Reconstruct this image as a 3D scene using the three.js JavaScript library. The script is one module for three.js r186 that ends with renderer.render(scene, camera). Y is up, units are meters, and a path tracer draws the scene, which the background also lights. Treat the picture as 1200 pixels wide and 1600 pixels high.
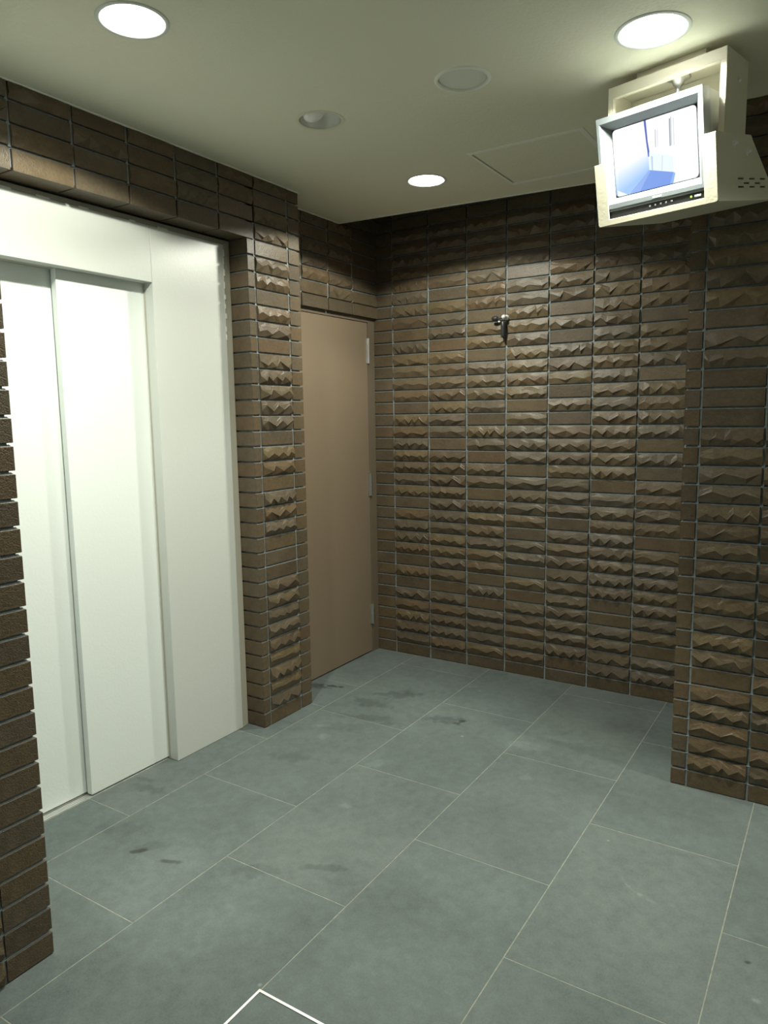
import * as THREE from 'three';
import { RectAreaLightUniformsLib } from 'three/addons/lights/RectAreaLightUniformsLib.js';
import { RoundedBoxGeometry } from 'three/addons/geometries/RoundedBoxGeometry.js';
import { mergeGeometries } from 'three/addons/utils/BufferGeometryUtils.js';

// ------------------------------------------------------------------ camera, lights, exposure
const scene = new THREE.Scene();
scene.background = new THREE.Color(0, 0, 0);
const camera = new THREE.PerspectiveCamera(70.19, 1200 / 1600, 0.05, 50);
camera.position.set(2.21704, 1.42306, 3.66527);
camera.rotation.set(-0.12935, 0.57004, -0.01505, 'YXZ');
scene.add(camera);
const renderer = new THREE.WebGLRenderer({ antialias: true });
renderer.toneMapping = THREE.LinearToneMapping;
renderer.toneMappingExposure = 1.0;
renderer.shadowMap.enabled = true;
renderer.shadowMap.type = THREE.PCFSoftShadowMap;
RectAreaLightUniformsLib.init();
const LAMP_COLOR = new THREE.Color().setRGB(0.985, 1.0, 0.865);
const LAMP_POWER = { L1: 17.5, L2: 11.5, L3: 13.5, L4: 15 }; // candela of each downlight
const LAMP_CONE = 76.0 * Math.PI / 180; // half angle let out by the reflector
const H = 2.452;                     // ceiling height

// ------------------------------------------------------------------ helpers
function rng(seed) { let a = (seed * 2654435761) >>> 0; return () => { a = (a + 0x6D2B79F5) >>> 0; let t = a; t = Math.imul(t ^ (t >>> 15), t | 1); t ^= t + Math.imul(t ^ (t >>> 7), t | 61); return ((t ^ (t >>> 14)) >>> 0) / 4294967296; }; }
const hash = (x, y, s) => { let h = (Math.imul(x, 374761393) ^ Math.imul(y, 668265263) ^ Math.imul(s, 2147483647)) | 0; h = Math.imul(h ^ (h >>> 13), 1274126177); return ((h ^ (h >>> 16)) >>> 0) / 4294967296; };
function vnoise(x, y, s, per = 0) {
  const w = (i) => per ? ((i % per) + per) % per : i;
  const xi = Math.floor(x), yi = Math.floor(y), fx = x - xi, fy = y - yi, u = fx * fx * (3 - 2 * fx), v = fy * fy * (3 - 2 * fy);
  const a = hash(w(xi), w(yi), s), b = hash(w(xi + 1), w(yi), s), c = hash(w(xi), w(yi + 1), s), d = hash(w(xi + 1), w(yi + 1), s);
  return a + (b - a) * u + (c - a) * v + (a - b - c + d) * u * v;
}
function fbm(x, y, s, oct = 4, per = 0) { let t = 0, a = 0.5, n = 0; for (let o = 0; o < oct; o++) { t += a * vnoise(x, y, s + o, per); n += a; x *= 2; y *= 2; per *= 2; a *= 0.5; } return t / n; }
function dataTex(w, h, fn, srgb = false, repeat = true) {
  const d = new Uint8Array(w * h * 4);
  for (let j = 0; j < h; j++) for (let i = 0; i < w; i++) { const c = fn(i / w, j / h), k = (j * w + i) * 4; for (let q = 0; q < 3; q++) d[k + q] = Math.max(0, Math.min(255, Math.round((Array.isArray(c) ? c[q] : c) * 255))); d[k + 3] = 255; }
  const t = new THREE.DataTexture(d, w, h); t.magFilter = t.minFilter = THREE.LinearFilter;
  t.wrapS = t.wrapT = repeat ? THREE.RepeatWrapping : THREE.ClampToEdgeWrapping;
  if (srgb) t.colorSpace = THREE.SRGBColorSpace; t.needsUpdate = true; return t;
}
const lin = (r, g, b) => new THREE.Color().setRGB(r, g, b);
function mat(o) { return new THREE.MeshPhysicalMaterial(o); }
const used = {};
function numbered(n) { if (!(n in used)) { used[n] = 0; return n; } used[n]++; return n + '_' + String(used[n]).padStart(3, '0'); }
function sh(o) { o.castShadow = true; o.receiveShadow = true; return o; }
function thing(name, label, category, pos = [0, 0, 0], rotY = 0, group) {
  const o = new THREE.Group(); o.name = numbered(name); o.position.set(...pos); o.rotation.y = rotY;
  o.userData = { label, category, kind: 'thing' }; if (group) o.userData.group = group; scene.add(o); return o;
}
function struct(name, label) { const o = new THREE.Group(); o.name = name; o.userData = { kind: 'structure', label }; scene.add(o); return o; }
function part(parent, name, geo, material, pos, label) {
  const m = sh(new THREE.Mesh(geo, material)); m.name = name; if (pos) m.position.set(...pos); if (label) m.userData.label = label; parent.add(m); return m;
}
// flat faced geometry out of triangles, texture coordinates in metres along the dominant plane
function flat(tris, ou = 0, ov = 0) {
  const g = new THREE.BufferGeometry(); g.setAttribute('position', new THREE.Float32BufferAttribute(tris.flat(2), 3)); g.computeVertexNormals(); boxUV(g, ou, ov); return g;
}
function boxUV(g, ou = 0, ov = 0) {
  const p = g.attributes.position, n = g.attributes.normal, uv = new Float32Array(p.count * 2);
  for (let i = 0; i < p.count; i++) {
    const ax = Math.abs(n.getX(i)), ay = Math.abs(n.getY(i)), az = Math.abs(n.getZ(i)), x = p.getX(i), y = p.getY(i), z = p.getZ(i);
    const c = az >= ax && az >= ay ? [x, y] : ax >= ay ? [z, y] : [x, z];
    uv[2 * i] = c[0] + ou; uv[2 * i + 1] = c[1] + ov;
  }
  g.setAttribute('uv', new THREE.BufferAttribute(uv, 2)); return g;
}
const quad = (a, b, c, d) => [[a, b, c], [a, c, d]];
function box(x0, x1, y0, y1, z0, z1) { const g = new THREE.BoxGeometry(x1 - x0, y1 - y0, z1 - z0).toNonIndexed(); g.translate((x0 + x1) / 2, (y0 + y1) / 2, (z0 + z1) / 2); return boxUV(g); }
function rbox(x0, x1, y0, y1, z0, z1, r = 0.002, s = 2) { const g = new RoundedBoxGeometry(x1 - x0, y1 - y0, z1 - z0, s, r); g.translate((x0 + x1) / 2, (y0 + y1) / 2, (z0 + z1) / 2); return boxUV(g); }
function merge(list) { return mergeGeometries(list.map(g => { const q = g.index ? g.toNonIndexed() : g; for (const k of Object.keys(q.attributes)) if (!['position', 'normal', 'uv'].includes(k)) q.deleteAttribute(k); return q; })); }
function lathe(pts, seg = 48) { return new THREE.LatheGeometry(pts.map(q => new THREE.Vector2(q[0], q[1])), seg); }

// ------------------------------------------------------------------ materials
const brickMap = dataTex(512, 512, (u, v) => { // 0.5 m of fired clay: mottled, with dark specks
  const a = fbm(u * 12, v * 12, 3, 4, 12), b = fbm(u * 64, v * 64, 9, 3, 64), s = vnoise(u * 230, v * 230, 21, 230);
  let t = 0.72 + 0.30 * (a - 0.5) + 0.30 * (b - 0.5); if (s > 0.9) t -= 0.22; return [t * 1.02, t, t * 0.97];
}); brickMap.repeat.set(2, 2);
const brickBump = dataTex(512, 512, (u, v) => 0.55 * fbm(u * 40, v * 40, 31, 3, 40) + 0.45 * vnoise(u * 200, v * 200, 41, 200)); brickBump.repeat.set(2, 2);
const brickTones = [[0.155, 0.119, 0.073], [0.140, 0.111, 0.075], [0.168, 0.126, 0.071], [0.138, 0.102, 0.065], [0.148, 0.119, 0.082], [0.160, 0.114, 0.066]];
const flatTones = [[0.145, 0.109, 0.067], [0.130, 0.101, 0.068], [0.150, 0.110, 0.063], [0.122, 0.092, 0.058], [0.139, 0.109, 0.073], [0.148, 0.104, 0.062]];
const [BRICKS, FLATBRICKS] = [brickTones, flatTones].map(set => set.map(c => mat({ color: lin(...c), map: brickMap, bumpMap: brickBump, bumpScale: 0.0012, roughness: 0.45, specularIntensity: 0.8 })));
const mortarMap = dataTex(256, 256, (u, v) => 0.7 + 0.5 * (fbm(u * 24, v * 24, 77, 4, 24) - 0.5)); mortarMap.repeat.set(3, 3);
const MORTAR = mat({ color: lin(0.32, 0.37, 0.385), map: mortarMap, roughness: 0.95 });
const paintBump = dataTex(256, 256, (u, v) => fbm(u * 40, v * 40, 5, 3, 40)); paintBump.repeat.set(4, 4);
const CEIL = mat({ color: lin(0.80, 0.775, 0.61), roughness: 0.9, bumpMap: paintBump, bumpScale: 0.0008 });
const PLAIN = mat({ color: lin(0.22, 0.19, 0.15), roughness: 0.9 });
const TRIMWHITE = mat({ color: lin(0.66, 0.68, 0.62), roughness: 0.55 });
const SURROUND = mat({ color: lin(0.60, 0.615, 0.58), roughness: 0.40, bumpMap: paintBump, bumpScale: 0.00025, clearcoat: 0.35, clearcoatRoughness: 0.25 });
const IVORY = mat({ color: lin(0.80, 0.84, 0.81), roughness: 0.42, bumpMap: paintBump, bumpScale: 0.00025, clearcoat: 0.35, clearcoatRoughness: 0.28 });
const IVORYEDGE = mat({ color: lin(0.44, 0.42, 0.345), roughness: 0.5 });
const DOORBROWN = mat({ color: lin(0.242, 0.182, 0.124), roughness: 0.5, bumpMap: paintBump, bumpScale: 0.0003 });
const FRAMEBROWN = mat({ color: lin(0.165, 0.13, 0.092), roughness: 0.5 });
const STEEL = mat({ color: lin(0.72, 0.72, 0.70), metalness: 1, roughness: 0.33 });
const ALU = mat({ color: lin(0.86, 0.87, 0.86), metalness: 0.85, roughness: 0.42 });
const DULLSTEEL = mat({ color: lin(0.42, 0.42, 0.40), metalness: 1, roughness: 0.4 });
const BRIGHTMETAL = mat({ color: lin(0.93, 0.94, 0.94), metalness: 0.25, roughness: 0.22 });
const SATIN = mat({ color: lin(0.86, 0.86, 0.80), metalness: 0.4, roughness: 0.3 });
const CHROME = mat({ color: lin(0.9, 0.9, 0.88), metalness: 1, roughness: 0.12 });
const BEIGE = mat({ color: lin(0.52, 0.495, 0.385), roughness: 0.55, bumpMap: paintBump, bumpScale: 0.0003 });
const SILVER = mat({ color: lin(0.20, 0.228, 0.24), roughness: 0.38, metalness: 0.15 });
const CASEGREY = mat({ color: lin(0.30, 0.32, 0.31), roughness: 0.5 });
const BLACK = mat({ color: lin(0.025, 0.025, 0.027), roughness: 0.35 });
const DARKSLOT = mat({ color: lin(0.03, 0.03, 0.028), roughness: 0.9 });
const GLOW = new THREE.MeshStandardMaterial({ color: 0x222222, emissive: lin(1, 0.99, 0.92), emissiveIntensity: 13 });
const TRIMBRIGHT = mat({ color: lin(0.88, 0.88, 0.78), roughness: 0.5 });
const SPEAKERCLOTH = mat({ color: lin(0.72, 0.73, 0.64), roughness: 0.95 });

// floor stone: one map over x -0.3..3.3, z 0..4 : grain, faint clouds, and the stains that are on it
const FX0 = -0.3, FW = 3.6, FZ0 = 0, FD = 4.0;
const stains = [ // x, z, long radius, short radius, turn, strength (dark < 0 < pale)
  [0.284, 2.213, 0.035, 0.014, 0.9, -0.42], [0.300, 2.16, 0.06, 0.03, 0.9, -0.12], [0.417, 2.195, 0.05, 0.012, 0.4, -0.34], [-0.05, 0.665, 0.075, 0.018, 0.2, -0.5], [-0.12, 0.70, 0.09, 0.03, 0.1, -0.34],
  [0.323, 0.584, 0.13, 0.07, 0.5, -0.22], [0.25, 0.76, 0.12, 0.05, 0.1, -0.2], [0.747, 0.732, 0.035, 0.02, 0.9, -0.42], [0.68, 0.74, 0.11, 0.05, 0.3, -0.2], [0.36, 0.909, 0.16, 0.05, 0.2, -0.16],
  [0.699, 2.083, 0.09, 0.04, 0.5, -0.12], [0.872, 1.958, 0.09, 0.022, 0.5, -0.18], [0.283, 1.185, 0.06, 0.03, 0.8, 0.16], [0.20, 1.10, 0.05, 0.02, 0.6, 0.18], [1.109, 0.806, 0.10, 0.05, 0.4, 0.16], [1.25, 0.66, 0.12, 0.05, 0.2, 0.12],
  [0.714, 1.615, 0.03, 0.02, 0.4, 0.2], [0.28, 1.42, 0.13, 0.05, 0.4, -0.12], [0.30, 1.06, 0.16, 0.05, 0.4, -0.1], [-0.02, 1.914, 0.10, 0.03, 0.3, -0.16], [-0.1, 1.87, 0.06, 0.02, 0.3, -0.16], [2.066, 1.705, 0.016, 0.011, 0.3, -0.5],
  [2.097, 1.834, 0.016, 0.012, 0.3, 0.35], [0.12, 2.15, 0.10, 0.05, 0.7, -0.12], [0.59, 0.30, 0.05, 0.02, 0.4, 0.16], [0.45, 0.42, 0.16, 0.05, 0.3, 0.08], [1.2, 1.08, 0.04, 0.02, 0.5, 0.14], [0.62, 1.30, 0.07, 0.03, 1.0, 0.14],
  [1.603, 1.342, 0.007, 0.006, 0, 0.6], [0.82, 0.866, 0.010, 0.008, 0, 0.7], [0.655, 0.33, 0.008, 0.007, 0, 0.6], [1.03, 2.43, 0.006, 0.006, 0, 0.7], [1.55, 1.45, 0.012, 0.006, 0.3, -0.35]];
const scuff = [[1.692, 1.518], [1.715, 1.545], [1.761, 1.572], [1.803, 1.588]];
const floorMap = dataTex(1440, 1600, (u, v) => {
  const x = FX0 + u * FW, z = FZ0 + v * FD;
  let t = 0.62 + 0.20 * (fbm(x * 5, z * 5, 101, 4) - 0.5) + 0.16 * (fbm(x * 40, z * 40, 111, 3) - 0.5) + 0.13 * (hash(Math.round(u * 1440), Math.round(v * 1600), 5) - 0.5);
  for (const s of stains) {
    const dx = x - s[0], dz = z - s[1], lim = s[2] * 2; if (dx > lim || dx < -lim || dz > lim || dz < -lim) continue;
    const c = Math.cos(s[4]), q = Math.sin(s[4]), a = (dx * c - dz * q) / s[2], b = (dx * q + dz * c) / s[3];
    const r = Math.sqrt(a * a + b * b) + 1.5 * (fbm(x * 34, z * 34, 131, 4) - 0.5); if (r < 1) t *= 1 + Math.max(-0.7, s[5] * 1.3) * Math.min(1, (1 - r) * 2.0);
  }
  for (let i = 0; i < 3; i++) { const [ax, az] = scuff[i], [bx, bz] = scuff[i + 1], ux = bx - ax, uz = bz - az; let k = ((x - ax) * ux + (z - az) * uz) / (ux * ux + uz * uz); k = Math.max(0, Math.min(1, k)); const d = Math.hypot(x - ax - k * ux, z - az - k * uz); if (d < 0.007 && fbm(x * 80, z * 80, 7, 2) > 0.4) t *= 1.14; }
  return [t * 0.985, t, t * 0.965];
}, false, false);
const stoneBump = dataTex(256, 256, (u, v) => 0.5 * fbm(u * 20, v * 20, 201, 4, 20) + 0.5 * vnoise(u * 128, v * 128, 211, 128));
const STONES = [[0.187, 0.219, 0.217], [0.181, 0.215, 0.214], [0.192, 0.223, 0.219], [0.178, 0.210, 0.208]].map(c => mat({ color: lin(...c), map: floorMap, roughness: 0.66, specularIntensity: 0.4, bumpMap: null }));
const GROUT = mat({ color: lin(0.33, 0.345, 0.29), map: mortarMap, roughness: 0.95 });

// ------------------------------------------------------------------ bricks
const P = 0.0685, GAP = 0.0085, BH = 0.060, RECESS = 0.0105, BACK = -0.0160;
function flatBrick(w, h, sd) { // chamfered flat face
  const c = 0.0014, r = rng(sd), z = [0, 0, 0, 0].map(() => (r() - 0.5) * 0.0006);
  const A = [[0, 0, BACK], [w, 0, BACK], [w, h, BACK], [0, h, BACK]], B = [[0, 0, -c], [w, 0, -c], [w, h, -c], [0, h, -c]], C = [[c, c, z[0]], [w - c, c, z[1]], [w - c, h - c, z[2]], [c, h - c, z[3]]];
  const t = [...quad(C[0], C[1], C[2], C[3])];
  for (let i = 0; i < 4; i++) { const j = (i + 1) % 4; t.push(...quad(A[i], A[j], B[j], B[i]), ...quad(B[i], B[j], C[j], C[i])); }
  return flat(t, r() * 0.5, r() * 0.5);
}
function splitBrick(w, h, sd) { // split face: a zigzag ridge, a steep facet below it and slanting facets above
  const r = rng(sd * 7 + 13), n = Math.max(3, Math.round((w / 0.222) * (4 + r() * 5))), amp = 0.3 + 0.7 * r(), base = 0.36 + 0.14 * r(), bulge = 0.0095 + 0.005 * r();
  const X = [0]; for (let i = 1; i < n; i++) X.push((i + (r() - 0.5) * 0.55) / n * w); X.push(w);
  const ph = r() < 0.5 ? 0 : 1, T = [], M = [], R = [], B = [];
  for (let i = 0; i <= n; i++) {
    const end = i === 0 || i === n, low = (i + ph) % 2, x = X[i], jx = end ? 0 : (r() - 0.5) * 0.010;
    const ry = h * Math.max(0.14, Math.min(0.72, base + (low ? -0.19 : 0.19) * amp + (r() - 0.5) * 0.16)), rz = (end ? 0.65 : 1) * (bulge + (low ? 0.0018 : -0.0014) * amp + (r() - 0.5) * 0.002);
    R.push([x + jx, ry, rz]);
    M.push([x + jx * 0.5 + (end ? 0 : (r() - 0.5) * 0.008), ry + (h - ry) * (0.42 + 0.2 * r()), rz * (0.52 + 0.2 * r())]);
    T.push([x, h, 0.0005 + 0.0030 * r()]); B.push([x, 0, -0.0005 + 0.0015 * r()]);
  }
  const t = [], b = (q) => [q[0], q[1], BACK];
  for (let i = 0; i < n; i++) {
    const d = r() < 0.5;
    const qq = (a, b2, c, e) => d ? quad(a, b2, c, e) : [[a, b2, e], [b2, c, e]];
    t.push(...qq(B[i], B[i + 1], R[i + 1], R[i]), ...qq(R[i], R[i + 1], M[i + 1], M[i]), ...qq(M[i], M[i + 1], T[i + 1], T[i]));
    t.push(...quad(b(B[i]), b(B[i + 1]), B[i + 1], B[i]), ...quad(T[i], T[i + 1], b(T[i + 1]), b(T[i])));
  }
  for (const [i, f] of [[0, 1], [n, 0]]) { const a = b(B[i]), e = b(T[i]), ring = [a, B[i], R[i], M[i], T[i], e]; for (let k = 1; k < 5; k++) t.push(f ? [ring[0], ring[k], ring[k + 1]] : [ring[0], ring[k + 1], ring[k]]); }
  return flat(t, r() * 0.5, r() * 0.5);
}
const brickCache = new Map();
function brickGeo(split, w, h, variant) {
  const key = [split, w.toFixed(4), h.toFixed(4), variant].join();
  if (!brickCache.has(key)) brickCache.set(key, (split ? splitBrick : flatBrick)(w, h, variant + Math.round(w * 1000) * 3 + (split ? 500 : 0)));
  return brickCache.get(key);
}
// L shaped corner bricks: outline in the plane (a, b), pulled up by h
function cornerBrick(a, b, h, back = 0.013) {
  const s = new THREE.Shape(); s.moveTo(0, 0); s.lineTo(a, 0); s.lineTo(a, back); s.lineTo(back, back); s.lineTo(back, b); s.lineTo(0, b); s.closePath();
  const g = new THREE.ExtrudeGeometry(s, { depth: h - 0.002, bevelEnabled: true, bevelThickness: 0.001, bevelSize: 0.001, bevelOffset: -0.001, bevelSegments: 1 });
  g.translate(0, 0, 0.001); return g;
}
let brickSeed = 1;
function tone(r, split) { return (split ? BRICKS : FLATBRICKS)[Math.floor(r() * BRICKS.length)]; }
// wall of bricks: origin, turn about y; cols are joint centres along the local x axis; isSplit(col, row) -> bool
function brickField(parent, origin, rotY, cols, rows, isSplit, o = {}) {
  const r = rng(1000 + brickSeed++), merged = [];
  for (const n of rows) for (let c = 0; c < cols.length - 1; c++) {
    if (o.skip && o.skip(c, n)) continue;
    const gl = cols[c].edge ? 0 : GAP / 2, gr = cols[c + 1].edge ? 0 : GAP / 2, x0 = (cols[c].x ?? cols[c]) + gl, x1 = (cols[c + 1].x ?? cols[c + 1]) - gr;
    const split = isSplit(c, n), y0 = n === 0 ? 0.002 : n * P + GAP / 2, h = n * P + P - GAP / 2 - y0;
    const g = brickGeo(split, x1 - x0, h, Math.floor(r() * (split ? 26 : 4))), m = tone(r, split);
    const e = (r() - 0.5) * 0.0016, q = new THREE.Matrix4().makeRotationY(rotY), p = new THREE.Vector3(x0, y0, e).applyMatrix4(q).add(new THREE.Vector3(...origin));
    if (o.stuff) { merged.push(g.clone().applyMatrix4(new THREE.Matrix4().makeTranslation(p.x, p.y, p.z).multiply(q))); continue; }
    const b = part(parent, 'brick', g, m, [p.x, p.y, p.z]); b.rotation.y = rotY;
  }
  if (!o.stuff) { // pointing: nearly flush in the upright joints, raked back and sloping on top of each course
    const q = new THREE.Matrix4().makeRotationY(rotY), xs = cols.map(c => c.x ?? c), [e0, e1] = o.span || [xs[0], xs[xs.length - 1]], jo = [], ya = rows[0] * P, yb = (rows[rows.length - 1] + 1) * P;
    cols.forEach((c, i) => { if (!c.edge && (o.joints !== false)) jo.push(box(xs[i] - GAP / 2 - 0.001, xs[i] + GAP / 2 + 0.001, ya, yb, -RECESS - 0.002, -0.0042)); });
    for (const n of rows) { const y = (n + 1) * P - GAP / 2, a = [-0.0022, y - 0.0005], b = [-RECESS - 0.001, y - 0.0005], c = [-RECESS - 0.001, y + 0.0042]; const v = (x, k) => [x, k[1], k[0]];
      jo.push(flat([...quad(v(e0, a), v(e1, a), v(e1, c), v(e0, c)), [v(e0, a), v(e0, c), v(e0, b)], [v(e1, a), v(e1, b), v(e1, c)]])); }
    part(parent, 'mortar_joints', merge(jo).applyMatrix4(new THREE.Matrix4().makeTranslation(...origin).multiply(q)), MORTAR);
  }
  if (o.stuff) { const m = part(parent, 'bricks', mergeGeometries(merged), BRICKS[0]); m.userData.kind = 'stuff'; }
}
const range = (a, b) => Array.from({ length: b - a + 1 }, (_, i) => a + i);
const E = (x) => ({ x, edge: true });

// ------------------------------------------------------------------ back wall (faces +z at z = 0)
{
  const w = struct('wall_back', 'rear wall of brown split-face bricks in straight stacked columns');
  part(w, 'mortar_bed', box(-0.45, 1.95, 0, 2.75, -0.16, -RECESS), MORTAR);
  const J = [E(-0.2192), -0.0550, 0.1805, 0.4180, 0.6510, 0.8840, 1.1120, 1.3360, 1.5560, 1.7850];
  const S = [null, [0, 6, 8, 13, 21, 27], [0, 6, 18, 26, 30], [0, 5, 7, 14, 17, 20, 25, 28], [0, 6, 8, 11, 16, 21, 31], [0, 1, 12, 20, 22, 26, 28], [0, 5, 6, 15, 33], [0, 3, 11, 16, 18, 23, 27, 34]];
  brickField(w, [0, 0, 0], 0, J.slice(0, 9), range(0, 35), (c, n) => c > 0 && !S[c].includes(n));
  brickField(w, [0, 0, 0], 0, J.slice(0, 10), range(36, 39), () => false, { stuff: true });
}
// ------------------------------------------------------------------ left wall: pillar and lintel (faces +x at x = 0)
// for walls facing +x the local x axis runs along -z
{
  const w = struct('wall_left', 'brick pillar and lintel around the lift entrance');
  part(w, 'mortar_bed', merge([box(-0.34, -RECESS, 0, 2.75, 0.9055 + RECESS, 1.2554 - RECESS), box(-0.34, -RECESS, 2.192 + RECESS, 2.75, 1.20, 2.66)]), MORTAR);
  part(w, 'backing', box(-0.50, -0.40, 0, 2.75, -0.16, 6.5), PLAIN);
  const zc = (z) => -z;
  const smooth = [0, 10, 11, 12, 16, 19, 25, 28, 31, 34];
  brickField(w, [0, 0, 0], Math.PI / 2, [zc(1.210), zc(0.986)], range(0, 35), (c, n) => !smooth.includes(n), { span: [-1.2512, -0.9100] });
  const r = rng(55);
  // corner bricks of the pillar: 45 mm on the face, the rest on the jamb
  const near = cornerBrick(1.2554 - 1.2145, 0.165, BH), far = cornerBrick(0.9815 - 0.9055, 0.165, BH);
  for (const n of range(0, 35)) {
    const y = n === 0 ? 0.003 : n * P + GAP / 2, yh = y + BH;
    if (n < 32) { const b = part(w, 'brick', near, tone(r), [0, yh, 1.2554]); b.rotation.set(Math.PI / 2, 0, 0); b.rotation.set(0, 0, 0); b.matrixAutoUpdate = true; placeL(b, [0, y, 1.2554], [0, 0, -1], [-1, 0, 0]); }
    const b2 = part(w, 'brick', far, tone(r)); placeL(b2, [0, y, 0.9055], [0, 0, 1], [-1, 0, 0]);
  }
  // lintel rows 32..35, the lowest row wraps under the edge
  const J = [2.660, 2.510, 2.291, 2.073, 1.854, 1.636, 1.417, 1.210];
  brickField(w, [0, 0, 0], Math.PI / 2, J.map(zc), range(33, 35), (c, n) => (c * 7 + n * 3) % 5 > 1);
  for (let i = 0; i < J.length - 1; i++) {
    const len = J[i] - J[i + 1] - GAP, g = cornerBrick(BH + 0.004, 0.10, len), b = part(w, 'brick', g, tone(r));
    // outline axes: up along the face, back along the soffit; length along -z
    const m = new THREE.Matrix4().makeBasis(new THREE.Vector3(0, 1, 0), new THREE.Vector3(-1, 0, 0), new THREE.Vector3(0, 0, 1)); b.quaternion.setFromRotationMatrix(m); b.position.set(0, 2.192, J[i + 1] + GAP / 2);
  }
}
// place an L brick: a axis along A, b axis along B (horizontal), pulled along +-y
function placeL(b, pos, A, B) {
  const a = new THREE.Vector3(...A), bb = new THREE.Vector3(...B), c = new THREE.Vector3().crossVectors(a, bb);
  b.quaternion.setFromRotationMatrix(new THREE.Matrix4().makeBasis(a, bb, c)); b.position.set(...pos); if (c.y < 0) b.position.y += BH;
}
// ------------------------------------------------------------------ alcove wall over the service door (faces +x at x = -0.159)
{
  const w = struct('wall_alcove', 'brick wall above the brown service door');
  part(w, 'mortar_bed', box(-0.34, -0.159 - RECESS, 1.992 + RECESS, 2.75, -0.003, 0.92), MORTAR);
  const J = [0.905, 0.697, 0.472, 0.250, 0.0];
  brickField(w, [-0.159, 0, 0], Math.PI / 2, [-0.905, -0.697, -0.472, -0.250, E(0)], range(30, 35), (c, n) => c < 3 && (n + c * 2) % 4 !== 0);
  brickField(w, [-0.159, 0, 0], Math.PI / 2, [-0.905, -0.697, -0.472, -0.250, E(0)], range(36, 39), () => false, { stuff: true });
  const r = rng(66);
  for (let i = 0; i < 4; i++) { const len = J[i] - J[i + 1] - (i === 3 ? GAP / 2 : GAP), b = part(w, 'brick', cornerBrick(BH + 0.001, 0.03, len), tone(r)); b.quaternion.setFromRotationMatrix(new THREE.Matrix4().makeBasis(new THREE.Vector3(0, 1, 0), new THREE.Vector3(-1, 0, 0), new THREE.Vector3(0, 0, 1))); b.position.set(-0.159, 1.992, J[i + 1] + (i === 3 ? 0 : GAP / 2)); }
}
// ------------------------------------------------------------------ near left wall (faces +x at x = 0.478, ends at z = 2.639)
{
  const w = struct('wall_left_front', 'brick wall end at the left edge of the view');
  part(w, 'mortar_bed', box(-0.34, 0.4783 - RECESS, 0, 2.75, 2.6393 + RECESS, 6.5), MORTAR);
  brickField(w, [0.4783, 0, 0], Math.PI / 2, [-3.455, -3.226, -2.998, -2.770], range(0, 35), (c, n) => (n * 5 + c * 3) % 7 > 1, { skip: (c, n) => c < 1 && n > 20, span: [-3.455, -2.6435] });
  const g = cornerBrick(2.7658 - 2.6393, 0.05, BH), r = rng(77);
  for (const n of range(0, 35)) { const b = part(w, 'brick', g, tone(r)); placeL(b, [0.4783, n === 0 ? 0.003 : n * P + GAP / 2, 2.6393], [0, 0, 1], [-1, 0, 0]); }
}
// ------------------------------------------------------------------ right wall projection (faces +z at z = 0.827, ends at x = 1.699)
{
  const w = struct('wall_right_projection', 'projecting brick wall on the right under the monitor');
  part(w, 'mortar_bed', box(1.699 + RECESS, 4.3, 0, 2.75, -0.003, 0.827 - RECESS), MORTAR);
  const S = [0, 6, 20, 21, 22, 25];
  brickField(w, [0, 0, 0.827], 0, [1.7545, 1.9645, 2.194, 2.425], range(0, 35), (c, n) => c ? (n * 3 + c) % 5 > 0 && n > 0 : !S.includes(n), { span: [1.7032, 2.425] });
  const g = cornerBrick(1.7505 - 1.699, 0.165, BH), r = rng(88);
  for (const n of range(0, 35)) { const b = part(w, 'brick', g, tone(r)); placeL(b, [1.699, n === 0 ? 0.003 : n * P + GAP / 2, 0.827], [1, 0, 0], [0, 0, -1]); }
}
// ------------------------------------------------------------------ rest of the shell, outside the frame
part(struct('wall_right', 'pale painted wall closing the lobby on the right'), 'panel', box(4.2, 4.3, 0, 2.75, 0.82, 6.6), IVORYEDGE);
part(struct('wall_rear', 'plain wall closing the lobby behind the viewer'), 'panel', box(-0.5, 4.3, 0, 2.75, 6.5, 6.6), PLAIN);
part(struct('roof_slab', 'concrete slab above the hung ceiling'), 'slab', box(-0.55, 4.35, 2.75, 2.87, -0.2, 6.65), PLAIN);

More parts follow.
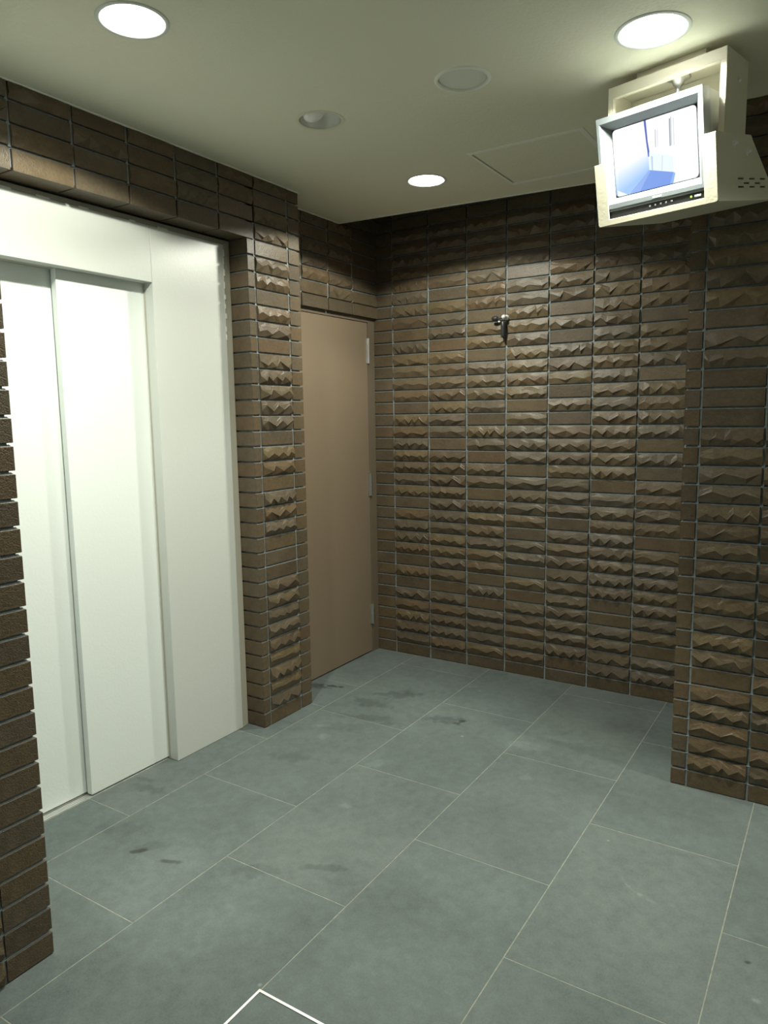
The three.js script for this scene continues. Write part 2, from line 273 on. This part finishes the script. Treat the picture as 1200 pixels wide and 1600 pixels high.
// ------------------------------------------------------------------ floor
{
  const f = struct('floor', 'grey-green stone tiles in a running bond');
  part(f, 'grout_bed', box(-0.5, 4.3, -0.12, -0.0006, -0.16, 6.6), GROUT);
  const r = rng(31), G = 0.0032;
  const slab = (x0, x1, z0, z1) => {
    x0 += G / 2; x1 -= G / 2; z0 += G / 2; z1 -= G / 2; const c = 0.0005, y = (r() - 0.5) * 0.0002;
    const A = [[x0, -0.02, z1], [x1, -0.02, z1], [x1, -0.02, z0], [x0, -0.02, z0]], B = A.map(q => [q[0], y - c, q[2]]), C = [[x0 + c, y, z1 - c], [x1 - c, y, z1 - c], [x1 - c, y, z0 + c], [x0 + c, y, z0 + c]], t = [...quad(...C)];
    for (let i = 0; i < 4; i++) { const j = (i + 1) % 4; t.push(...quad(A[i], A[j], B[j], B[i]), ...quad(B[i], B[j], C[j], C[i])); }
    const g = flat(t), p = g.attributes.position, uv = g.attributes.uv;
    for (let i = 0; i < p.count; i++) uv.setXY(i, (p.getX(i) - FX0) / FW, (p.getZ(i) - FZ0) / FD);
    part(f, 'tile', g, STONES[Math.floor(r() * 4)]);
  };
  const X = [-0.34, 0.083, 0.563, 1.043, 1.518, 1.992, 2.47, 2.95, 3.43, 3.91, 4.3];
  const Z = [[0, 0.60, 0.9125, 1.335, 2.08, 2.835, 3.59], [0, 0.175, 0.95, 1.715, 2.449, 3.20], [0, 0.570, 1.330, 2.075, 2.835, 3.59], [0, 0.148, 0.92, 1.672, 2.447, 3.20], [0, 0.515, 1.270, 2.02, 2.775, 3.53], [0, 0.84, 1.620, 2.38, 3.13]];
  for (let i = 0; i < X.length - 1; i++) {
    const zs = [...(Z[i] || Z[i % 2 ? 3 : 2])]; while (zs[zs.length - 1] < 6.4) zs.push(Math.min(6.5, zs[zs.length - 1] + 0.755));
    for (let k = 0; k < zs.length - 1; k++) {
      let x0 = X[i]; if (i === 0 && zs[k] >= 1.2 && zs[k] < 2.5) x0 = -0.151;
      slab(x0, X[i + 1], zs[k], zs[k + 1]);
    }
  }
}
// metal edging of the mat area in the floor
{
  const t = struct('trim_1', 'bright aluminium edging strip let into the stone floor');
  part(t, 'edge_strip', box(1.0405, 1.0475, -0.003, 0.0022, 2.4435, 3.9), ALU);
  part(t, 'edge_strip', box(1.0475, 3.4, -0.003, 0.0022, 2.4435, 2.4505), ALU);
}

// ------------------------------------------------------------------ ceiling
const holes = { L1: [0.584, 2.290, 0.083], L2: [0.577, 0.722, 0.080], L3: [1.699, 1.470, 0.090], L4: [3.30, 1.12, 0.085], speaker: [1.144, 1.505, 0.077], spot: [0.592, 1.505, 0.073] };
{
  const c = struct('ceiling', 'cream papered ceiling with round openings for lamps');
  const s = new THREE.Shape(); // drawn in x, z
  const pts = [[-0.157, 0.372], [1.697, 0.224], [1.697, 0.829], [4.2, 0.829], [4.2, 6.5], [0.4803, 6.5], [0.4803, 2.6375], [0.002, 2.6375], [0.002, 0.9035], [-0.157, 0.9035]];
  s.moveTo(...pts[0]); for (const q of pts.slice(1)) s.lineTo(...q); s.closePath();
  for (const k in holes) { const [x, z, r] = holes[k], h = new THREE.Path(); h.absarc(x, z, r, 0, Math.PI * 2, true); s.holes.push(h); }
  const h = new THREE.Path(); h.moveTo(0.868, 0.440); h.lineTo(1.335, 0.440); h.lineTo(1.335, 0.915); h.lineTo(0.868, 0.915); h.closePath(); s.holes.push(h);
  const g = new THREE.ExtrudeGeometry(s, { depth: 0.018, bevelEnabled: false, curveSegments: 48 }); g.rotateX(Math.PI / 2); // shape y -> z, depth -> -y
  g.translate(0, H + 0.018, 0); boxUV(g); part(c, 'board', g, CEIL);
  // slim plastic edge bead along the walls
  const bead = (name, x0, z0, x1, z1) => { const L = Math.hypot(x1 - x0, z1 - z0), b = part(struct(name, 'slim pale bead along the edge of the ceiling'), 'bead', rbox(0, L, H - 0.0035, H + 0.012, -0.004, 0.004, 0.001, 1), TRIMBRIGHT, [x0, 0, z0]); b.rotation.y = Math.atan2(-(z1 - z0), x1 - x0); };
  bead('trim_2', 0.006, 2.635, 0.006, 0.902); bead('trim_3', -0.153, 0.902, -0.153, 0.376); bead('trim_4', -0.157, 0.372, 1.697, 0.224); bead('trim_5', 0.484, 6.4, 0.484, 2.635);
}

// ------------------------------------------------------------------ elevator entrance
{
  const d = struct('door_1', 'ivory sliding lift doors in a wide ivory metal surround');
  const px = -0.095;
  part(d, 'side_panel', rbox(px - 0.045, px, 0.001, 2.165, 1.302, 1.6925, 0.0015), SURROUND);
  part(d, 'header_panel', rbox(px - 0.045, px, 1.953, 2.165, 1.6945, 2.62, 0.0015), SURROUND);
  // reveal of the opening: jamb and soffit
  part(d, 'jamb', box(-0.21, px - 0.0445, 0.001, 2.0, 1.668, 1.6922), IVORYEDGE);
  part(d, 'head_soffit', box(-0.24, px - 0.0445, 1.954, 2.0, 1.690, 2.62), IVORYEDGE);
  // outer edge strip, sloping back to the brick jamb
  const strip = flat([...quad([px - 0.002, 0.001, 1.302], [px - 0.010, 0.001, 1.257], [px - 0.010, 2.186, 1.257], [px - 0.002, 2.166, 1.302]).map(t => t), ...quad([px - 0.002, 2.166, 2.62], [px - 0.002, 2.166, 1.302], [px - 0.010, 2.186, 1.257], [px - 0.010, 2.186, 2.62]),
    ...quad([px - 0.045, 0.001, 1.257], [px - 0.045, 2.186, 1.257], [px - 0.010, 2.186, 1.257], [px - 0.010, 0.001, 1.257]), ...quad([px - 0.010, 2.186, 1.257], [px - 0.045, 2.186, 1.257], [px - 0.045, 2.186, 2.62], [px - 0.010, 2.186, 2.62])]);
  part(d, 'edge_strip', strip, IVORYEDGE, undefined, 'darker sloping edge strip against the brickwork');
  const lump = []; const r = rng(91);
  for (let i = 0; i < 9; i++) { const y = 2.13 - i * 0.045 - r() * 0.02; lump.push(rbox(px - 0.003, px + 0.0012, y, y + 0.018 + r() * 0.01, 1.300 - r() * 0.004, 1.306, 0.0008, 1)); }
  for (let i = 0; i < 6; i++) { const z = 1.55 + i * 0.17 + r() * 0.08; lump.push(rbox(px - 0.003, px + 0.0012, 2.161, 2.169, z, z + 0.02 + r() * 0.03, 0.0008, 1)); }
  part(d, 'sealant', merge(lump), TRIMWHITE);
  part(d, 'door_panel', rbox(-0.178, -0.150, 0.009, 1.99, 1.672, 2.068, 0.0015), IVORY);
  part(d, 'door_panel', rbox(-0.216, -0.188, 0.009, 1.99, 2.03, 2.62, 0.0015), IVORY);
  const sill = [box(-0.34, -0.1535, -0.02, -0.001, 1.66, 2.64)]; for (const x of [-0.2065, -0.196, -0.176, -0.166, -0.1555]) sill.push(box(x - 0.0026, x + 0.0026, -0.002, 0.0035, 1.67, 2.64));
  part(d, 'sill', merge(sill), ALU, undefined, 'ribbed aluminium sill');
}
// ------------------------------------------------------------------ service door in the alcove
{
  const d = struct('door_2', 'plain brown steel service door with three hinges');
  part(d, 'door_leaf', rbox(-0.228, -0.188, 0.007, 1.966, 0.068, 0.87, 0.0015), DOORBROWN);
  part(d, 'door_frame', merge([box(-0.26, -0.195, 0, 1.992, 0.001, 0.038), box(-0.26, -0.183, 0, 1.992, 0.001, 0.064), box(-0.26, -0.183, 1.968, 1.992, 0.066, 0.90), box(-0.26, -0.183, 0, 1.968, 0.874, 0.905)]), FRAMEBROWN);
  for (const [y0, y1] of [[1.735, 1.878], [0.96, 1.094], [0.175, 0.297]]) {
    const h = new THREE.CylinderGeometry(0.0065, 0.0065, y1 - y0, 14); h.translate(-0.1795, (y0 + y1) / 2, 0.0665);
    const b = new THREE.CylinderGeometry(0.0078, 0.0078, 0.006, 14); b.translate(-0.1795, y0 + (y1 - y0) * 0.5, 0.0665);
    part(d, 'hinge', merge([h, b, box(-0.1875, -0.1845, y0, y1, 0.067, 0.085)]), STEEL, undefined, 'steel hinge with a round knuckle');
  }
}

// ------------------------------------------------------------------ ceiling fittings
function downlight(key, label) {
  const [x, z, r] = holes[key], t = thing('downlight', label, 'ceiling light', [x, H, z], 0, 'lit downlights');
  part(t, 'trim_ring', lathe([[r - 0.004, 0.03], [r - 0.004, -0.001], [r + 0.001, -0.0035], [r + 0.009, -0.002], [r + 0.010, 0.0]]), TRIMWHITE);
  part(t, 'reflector_can', lathe([[r - 0.006, 0.028], [r - 0.006, 0.10], [0.0005, 0.10]]), STEEL);
  const g = lathe([[0.0005, -0.011], [r * 0.5, -0.0095], [r * 0.8, -0.005], [r - 0.006, 0.002], [r - 0.006, 0.010], [0.0005, 0.010]]);
  part(t, 'glowing_diffuser', g, GLOW);
  // wide share with the reflector's sharp cut-off, and the softer beam within it
  for (const [nm, share, cone, pen] of [['lamp_wide', key === 'L2' ? 0.48 : 0.34, LAMP_CONE, 0.07], ['lamp_beam', key === 'L2' ? 0.56 : 0.70, 66 * Math.PI / 180, 0.75]]) {
    const s = new THREE.SpotLight(LAMP_COLOR, LAMP_POWER[key] * share, 0, cone, pen, 2); s.name = nm; s.position.set(0, -0.0125, 0); s.target.position.set(0, -2, 0);
    s.castShadow = true; s.shadow.radius = 2.2; s.shadow.mapSize.set(2048, 2048); s.shadow.camera.near = 0.02; s.shadow.bias = -0.0005; t.add(s, s.target);
  }
  return t;
}
downlight('L1', 'lit round ceiling lamp in front of the lift doors, at the upper left');
downlight('L2', 'lit round ceiling lamp near the back wall, smallest of the three');
downlight('L3', 'lit round ceiling lamp right in front of the hanging monitor');
downlight('L4', 'lit round ceiling lamp beyond the right edge, past the hanging monitor');
{
  const [x, z, r] = holes.speaker, t = thing('ceiling_speaker', 'round flush ceiling speaker with a flat pale grille and raised rim', 'speaker', [x, H, z]);
  part(t, 'rim', lathe([[r - 0.002, 0.02], [r - 0.002, -0.003], [r + 0.002, -0.005], [r + 0.008, -0.004], [r + 0.011, 0.0]]), TRIMBRIGHT);
  part(t, 'grille', lathe([[0.0005, 0.001], [r - 0.004, 0.002], [r - 0.003, 0.012], [0.0005, 0.012]]), SPEAKERCLOTH);
}
{
  const [x, z, r] = holes.spot, t = thing('recessed_spotlight', 'small unlit recessed spotlight with a shiny reflector and glass bulb', 'ceiling light', [x, H, z]);
  part(t, 'trim_ring', lathe([[r - 0.001, 0.015], [r - 0.001, 0], [r + 0.001, -0.002], [r + 0.013, -0.0015], [r + 0.014, 0.0]]), CEIL);
  part(t, 'reflector', lathe([[r - 0.003, 0.001], [r - 0.004, 0.02], [r * 0.8, 0.05], [r * 0.45, 0.08], [0.0005, 0.085]]), SATIN);
  const b = lathe([[0.0005, 0.004], [0.022, 0.006], [0.036, 0.014], [0.039, 0.026], [0.032, 0.042], [0.018, 0.060], [0.014, 0.078]], 28);
  const bulb = part(t, 'bulb', b, mat({ color: lin(0.93, 0.92, 0.86), roughness: 0.25, clearcoat: 0.6 }), [-0.012, 0.002, 0.010]); bulb.rotation.z = 0.35;
  part(t, 'lamp_holder', lathe([[0.0005, 0.04], [0.018, 0.04], [0.018, 0.082], [0.0005, 0.082]], 20), CASEGREY, [0.022, 0.0, -0.012]);
}
{
  const t = thing('ceiling_hatch', 'square flush inspection hatch with slim pale frame in the ceiling', 'access panel', [1.1015, H, 0.6775]);
  const a = 0.2335, b = 0.2375, w = 0.020;
  part(t, 'frame', merge([box(-a, a, -0.002, 0.012, b - w, b), box(-a, a, -0.002, 0.012, -b, -b + w), box(a - w, a, -0.002, 0.012, -b + w, b - w), box(-a, -a + w * 0.5, -0.001, 0.012, -b + w, b - w)]), TRIMBRIGHT);
  part(t, 'panel', box(-a + w * 0.5 + 0.006, a - w - 0.0015, 0.001, 0.013, -b + w + 0.0015, b - w - 0.0015), CEIL);
  part(t, 'gap_back', box(-a, a, 0.0125, 0.017, -b, b), DARKSLOT);
}

// ------------------------------------------------------------------ bracket and monitor
const MP = [1.6947, H - 0.030, 1.2963], MS = 0.9708, MR = Math.atan2(-0.248, 0.969), TILT = 11 * Math.PI / 180;
{
  const t = thing('monitor_bracket', 'beige sheet metal bracket hanging from the ceiling and cradling the monitor', 'bracket', MP, MR); t.scale.setScalar(MS);
  part(t, 'ceiling_mount', rbox(-0.11, 0.11, -0.001, 0.0305, -0.125, -0.035, 0.002, 1), BEIGE);
  const hw = 0.186, lip = 0.018, top = 0.034, th = 0.0025;
  // upper frame: a shallow inverted box with lips to the front
  const up = [rbox(-hw, hw, -th - 0.0005, -0.0005, -0.150, 0, 0.001, 1), rbox(-hw, -hw + th, -0.262, -0.001, -0.150, 0, 0.001, 1), rbox(hw - th, hw, -0.262, -0.001, -0.150, 0, 0.001, 1),
    rbox(-hw, hw, -top, -0.001, -th, 0, 0.001, 1), rbox(-hw, -hw + lip, -0.262, -top, -th, 0, 0.001, 1), rbox(hw - lip, hw, -0.262, -top, -th, 0, 0.001, 1),
    rbox(-hw + lip, hw - lip, -top - 0.0005, -top + th, -0.016, 0, 0.001, 1), rbox(-hw + lip - th, -hw + lip, -0.26, -top, -0.016, 0, 0.001, 1), rbox(hw - lip, hw - lip + th, -0.26, -top, -0.016, 0, 0.001, 1)];
  part(t, 'upper_frame', merge(up), BEIGE);
  part(t, 'back_plate', rbox(-hw + th, hw - th, -0.26, -0.004, -0.150, -0.150 + th, 0.001, 1), BEIGE);
  const knob = part(t, 'clamp_knob', lathe([[0.0005, 0], [0.020, 0], [0.034, -0.007], [0.036, -0.013], [0.030, -0.017], [0.018, -0.021], [0.015, -0.032], [0.009, -0.038], [0.008, -0.068], [0.0005, -0.068]], 32), DULLSTEEL, [0.016, -0.0035, -0.060], 'round steel clamp with threaded stem');
  // lower cradle, tilted to face down: local axes with the front top edge at the origin
  const cr = new THREE.Group(); cr.name = 'cradle'; cr.position.set(0, -0.247, 0.063); cr.rotation.x = TILT; t.add(cr);
  const W = 0.1905, D = 0.43;
  const prof = new THREE.Shape(); // side plate in (-z, y)
  prof.moveTo(0, 0.0); prof.lineTo(0.245, 0.0); prof.quadraticCurveTo(0.254, 0, 0.258, -0.010); prof.lineTo(0.385, -0.126); prof.lineTo(D, -0.170); prof.lineTo(D, -0.183); prof.lineTo(0, -0.183); prof.closePath();
  const slots = [[0, 0], [0.0855, 0], [0.17, 0], [0.042, -0.0125], [0.128, -0.0125], [0, -0.023], [0.0855, -0.023], [0.17, -0.023]];
  for (const [a, b] of slots) { const x = 0.142 + a, y = -0.121 + b, p = new THREE.Path(); p.moveTo(x, y); p.lineTo(x, y - 0.005); p.lineTo(x + 0.043, y - 0.005); p.lineTo(x + 0.043, y); p.closePath(); prof.holes.push(p); }
  const sideG = new THREE.ExtrudeGeometry(prof, { depth: 0.003, bevelEnabled: false }); sideG.rotateY(Math.PI / 2); // (x -> -z, depth -> +x)
  for (const x of [-W, W - 0.003]) { const g = sideG.clone(); g.translate(x, 0, 0); boxUV(g); part(cr, 'side_plate', g, BEIGE); }
  part(cr, 'bottom_plate', rbox(-W, W, -0.1855, -0.1825, -D, 0, 0.001, 1), BEIGE);
  const lp = new THREE.Shape(), ro = 0.008, li = 0.152; // U shaped front lip
  lp.moveTo(-W + ro, -0.1855); lp.lineTo(W - ro, -0.1855); lp.quadraticCurveTo(W, -0.1855, W, -0.1855 + ro); lp.lineTo(W, 0); lp.lineTo(li + ro, 0); lp.quadraticCurveTo(li, 0, li, -ro); lp.lineTo(li, -0.168);
  lp.lineTo(-li, -0.168); lp.lineTo(-li, -ro); lp.quadraticCurveTo(-li, 0, -li - ro, 0); lp.lineTo(-W, 0); lp.lineTo(-W, -0.1855 + ro); lp.quadraticCurveTo(-W, -0.1855, -W + ro, -0.1855);
  const lg = new THREE.ExtrudeGeometry(lp, { depth: 0.003, bevelEnabled: true, bevelSize: 0.0008, bevelThickness: 0.0008, bevelSegments: 1, bevelOffset: -0.0008 }); lg.translate(0, 0, 0.0); boxUV(lg);
  part(cr, 'front_lip', lg, BEIGE);
  for (const sx of [-1, 1]) for (const [z, y] of [[-0.119, -0.028], [-0.219, -0.047]]) {
    const bolt = merge([new THREE.CylinderGeometry(0.0125, 0.0125, 0.002, 24).rotateZ(Math.PI / 2).translate(0.001, 0, 0), new THREE.CylinderGeometry(0.0078, 0.0085, 0.006, 6).rotateZ(Math.PI / 2).translate(0.005, 0, 0), new THREE.CylinderGeometry(0.0042, 0.0042, 0.005, 12).rotateZ(Math.PI / 2).translate(0.009, 0, 0)]);
    if (sx < 0) bolt.rotateY(Math.PI);
    part(cr, 'bolt', bolt, BRIGHTMETAL, [sx * W, y, z]);
  }
  for (const sx of [-1, 1]) { const s = new THREE.SphereGeometry(0.007, 16, 8, 0, Math.PI * 2, 0, Math.PI / 2); s.rotateZ(-sx * Math.PI / 2); part(t, 'screw', s, STEEL, [sx * hw, -0.070, -0.085]); }
}
{
  // screen picture: view down into the lift car, pale walls, blue floor
  const cw = 320, ch = 240, cv = document.createElement('canvas'); cv.width = cw; cv.height = ch; const q = cv.getContext('2d');
  q.fillStyle = '#fdfdff'; q.fillRect(0, 0, cw, ch);
  const poly = (fill, ...p) => { q.fillStyle = fill; q.beginPath(); p.forEach(([x, y], i) => i ? q.lineTo(x * cw, y * ch) : q.moveTo(x * cw, y * ch)); q.closePath(); q.fill(); };
  for (let i = 0; i < 60; i++) { const f = i / 59; poly(`rgb(${Math.round(253 - 92 * f)},${Math.round(253 - 55 * f)},${Math.round(255 - 13 * f)})`, [0, 0.55 + 0.0075 * i], [0.43, 0.42 + 0.0052 * i], [0.43, 0.76], [0.16, 1], [0, 1]); }
  poly('#7f9fe6', [0.43, 0.72], [0.715, 0.84], [0.67, 1.0], [0.17, 1.0]);
  poly('#93b2ee', [0.43, 0.72], [0.17, 1.0], [0.30, 1.0], [0.445, 0.74]);
  poly('#8fb8f2', [0.715, 0.84], [0.67, 1.0], [0.705, 1.0], [0.735, 0.86]);
  poly('#eef4ff', [0.02, 0.9], [0.15, 1.0], [0.02, 1.0]);
  poly('#5a6bb8', [0.395, 0], [0.42, 0], [0.43, 0.30], [0.45, 0.52], [0.425, 0.53], [0.41, 0.30]);
  poly('#e8f4f4', [0.44, 0.46], [0.72, 0.62], [0.715, 0.84], [0.43, 0.72]);
  poly('#b9cfe0', [0.46, 0.53], [0.48, 0.54], [0.475, 0.74], [0.46, 0.73]);
  poly('#cfe0ec', [0.59, 0.56], [0.60, 0.57], [0.585, 0.78], [0.575, 0.77]);
  for (const [x, a, b, c] of [[0.52, 0.17, 0.42, '#c4c4cc'], [0.545, 0.18, 0.42, '#dedee6'], [0.69, 0.08, 0.46, '#8f979c'], [0.705, 0.06, 0.46, '#c4ccd0'], [0.735, 0.08, 0.47, '#dedee6']]) poly(c, [x, a], [x + 0.012, a], [x + 0.006, b], [x - 0.006, b]);
  const pic = new THREE.CanvasTexture(cv); pic.colorSpace = THREE.SRGBColorSpace;
  const t = thing('monitor', 'small silver tube monitor tilted down in its bracket, showing a pale lift car', 'monitor', MP, MR);
  t.position.copy(new THREE.Vector3(-0.0125, -0.247, 0.063).multiplyScalar(MS).applyEuler(new THREE.Euler(0, MR, 0)).add(new THREE.Vector3(...MP)));
  t.rotation.set(TILT, MR, 0, 'YXZ'); t.scale.setScalar(MS);
  const hw = 0.1665, y1 = 0.131, y0 = -0.1785, zf = -0.006, sx0 = -0.129, sx1 = 0.136, sy0 = -0.104, sy1 = 0.091, zs = -0.034;
  // bezel: outer front rim and four sloping faces down to the tube
  const F = [[-hw, -0.138, zf], [hw, -0.138, zf], [hw, y1, zf], [-hw, y1, zf]], I = [[-hw + 0.009, -0.124, zf], [hw - 0.012, -0.126, zf], [hw - 0.012, y1 - 0.017, zf], [-hw + 0.009, y1 - 0.017, zf]], S = [[sx0 - 0.002, sy0 - 0.002, zs], [sx1 + 0.002, sy0 - 0.002, zs], [sx1 + 0.002, sy1 + 0.002, zs], [sx0 - 0.002, sy1 + 0.002, zs]], K = F.map(p => [p[0], p[1], -0.055]);
  const bt = []; for (let i = 0; i < 4; i++) { const j = (i + 1) % 4; bt.push(...quad(F[i], F[j], I[j], I[i]), ...quad(I[i], I[j], S[j], S[i]), ...quad(K[i], K[j], F[j], F[i])); }
  part(t, 'bezel', flat(bt), SILVER);
  // case behind the bezel tapers to the back of the tube
  const c0 = [[-0.150, y0, -0.055], [hw - 0.002, y0, -0.055], [hw - 0.002, y1 - 0.002, -0.055], [-0.150, y1 - 0.002, -0.055]], c1 = [[-0.148, y0, -0.15], [hw - 0.006, y0, -0.15], [hw - 0.006, y1 - 0.012, -0.15], [-0.148, y1 - 0.012, -0.15]];
  // the upper back of the case stays clear of the bracket's back plate
  const c1b = c1.map((p, i) => i > 1 ? [p[0], -0.03, -0.186] : [p[0], p[1], -0.186]);
  const ct = []; for (let i = 0; i < 4; i++) { const j = (i + 1) % 4; ct.push(...quad(c1[i], c1[j], c0[j], c0[i]), ...quad(c1b[i], c1b[j], c1[j], c1[i])); } ct.push(...quad(c1b[1], c1b[0], c1b[3], c1b[2]));
  part(t, 'case', flat(ct), CASEGREY);
  part(t, 'lower_band', rbox(-hw + 0.001, hw - 0.001, -0.1455, -0.138, -0.055, zf - 0.0015, 0.001, 1), SILVER);
  const cp = part(t, 'control_strip', rbox(-hw + 0.001, hw - 0.001, y0, -0.1455, -0.055, zf - 0.004, 0.001, 1), BLACK);
  for (let i = 0; i < 5; i++) part(cp, 'button', rbox(-0.0025, 0.0025, -0.0022, 0.0022, 0, 0.003, 0.0008, 1), SILVER, [-0.0075 + i * 0.0172, -0.1545, zf - 0.0045]);
  part(cp, 'power_lamp', new THREE.SphereGeometry(0.0032, 12, 8), new THREE.MeshStandardMaterial({ color: 0x20400a, emissive: lin(0.55, 0.85, 0.1), emissiveIntensity: 1.3 }), [0.1205, -0.1555, zf - 0.0035]);
  part(cp, 'power_button', rbox(-0.010, 0.010, -0.003, 0.003, 0, 0.003, 0.001, 1), CASEGREY, [0.1405, -0.156, zf - 0.0045]);
  part(t, 'maker_badge', rbox(-0.014, 0.014, -0.0028, 0.0028, 0, 0.0012, 0.0005, 1), TRIMWHITE, [0.018, -0.1325, zf]);
  // glass: gently domed tube face with rounded corners
  const ss = new THREE.Shape(), rr = 0.014; ss.moveTo(sx0 + rr, sy0); ss.lineTo(sx1 - rr, sy0); ss.quadraticCurveTo(sx1, sy0, sx1, sy0 + rr); ss.lineTo(sx1, sy1 - rr); ss.quadraticCurveTo(sx1, sy1, sx1 - rr, sy1); ss.lineTo(sx0 + rr, sy1); ss.quadraticCurveTo(sx0, sy1, sx0, sy1 - rr); ss.lineTo(sx0, sy0 + rr); ss.quadraticCurveTo(sx0, sy0, sx0 + rr, sy0);
  const sg = new THREE.ShapeGeometry(ss, 8), sp = sg.attributes.position, su = sg.attributes.uv; for (let i = 0; i < sp.count; i++) su.setXY(i, (sp.getX(i) - sx0) / (sx1 - sx0), (sp.getY(i) - sy0) / (sy1 - sy0));
  part(t, 'screen', sg, new THREE.MeshStandardMaterial({ color: 0x050506, roughness: 0.15, emissive: 0xffffff, emissiveMap: pic, emissiveIntensity: 1.08 }), [0, 0, zs + 0.0012]);
  part(t, 'tube_surround', box(sx0 - 0.004, sx1 + 0.004, sy0 - 0.004, sy1 + 0.004, zs - 0.006, zs), BLACK);
  const ra = new THREE.RectAreaLight(new THREE.Color().setRGB(0.92, 0.95, 1.0), 0.5, sx1 - sx0, sy1 - sy0); ra.name = 'screen_light'; ra.position.set((sx0 + sx1) / 2, (sy0 + sy1) / 2, zs + 0.004); ra.rotation.y = Math.PI; t.add(ra);
}
// ------------------------------------------------------------------ small fitting on the back wall
{
  const t = thing('wall_hook', 'small black and chrome hook with a side knob, high on the back wall', 'hook', [0.651, 1.922, 0]);
  const stub = merge([lathe([[0.0005, 0.050], [0.008, 0.048], [0.0115, 0.040], [0.009, 0.030], [0.008, 0.012], [0.014, 0.004], [0.014, -0.006], [0.0005, -0.006]], 24).rotateX(Math.PI / 2)]);
  part(t, 'stub', stub, BRIGHTMETAL, [0.002, 0.010, 0.004], 'chrome stub with rounded cap');
  const arm = new THREE.CylinderGeometry(0.005, 0.004, 0.045, 14); arm.rotateZ(Math.PI / 2 + 0.1); part(t, 'arm', arm, BLACK, [-0.022, 0.004, 0.034]);
  const knob = lathe([[0.0005, -0.019], [0.009, -0.017], [0.0125, -0.006], [0.0125, 0.007], [0.008, 0.017], [0.0005, 0.019]], 20); knob.rotateZ(Math.PI / 2); part(t, 'knob', knob, BLACK, [-0.050, 0.006, 0.034]);
  const body = lathe([[0.0005, -0.090], [0.008, -0.088], [0.0115, -0.075], [0.0125, -0.030], [0.011, -0.006], [0.0005, -0.002]], 20); part(t, 'body', body, BLACK, [-0.006, -0.006, 0.030]);
  part(t, 'pin', new THREE.SphereGeometry(0.0055, 12, 8), BRIGHTMETAL, [-0.026, -0.012, 0.036]);
}

renderer.render(scene, camera);
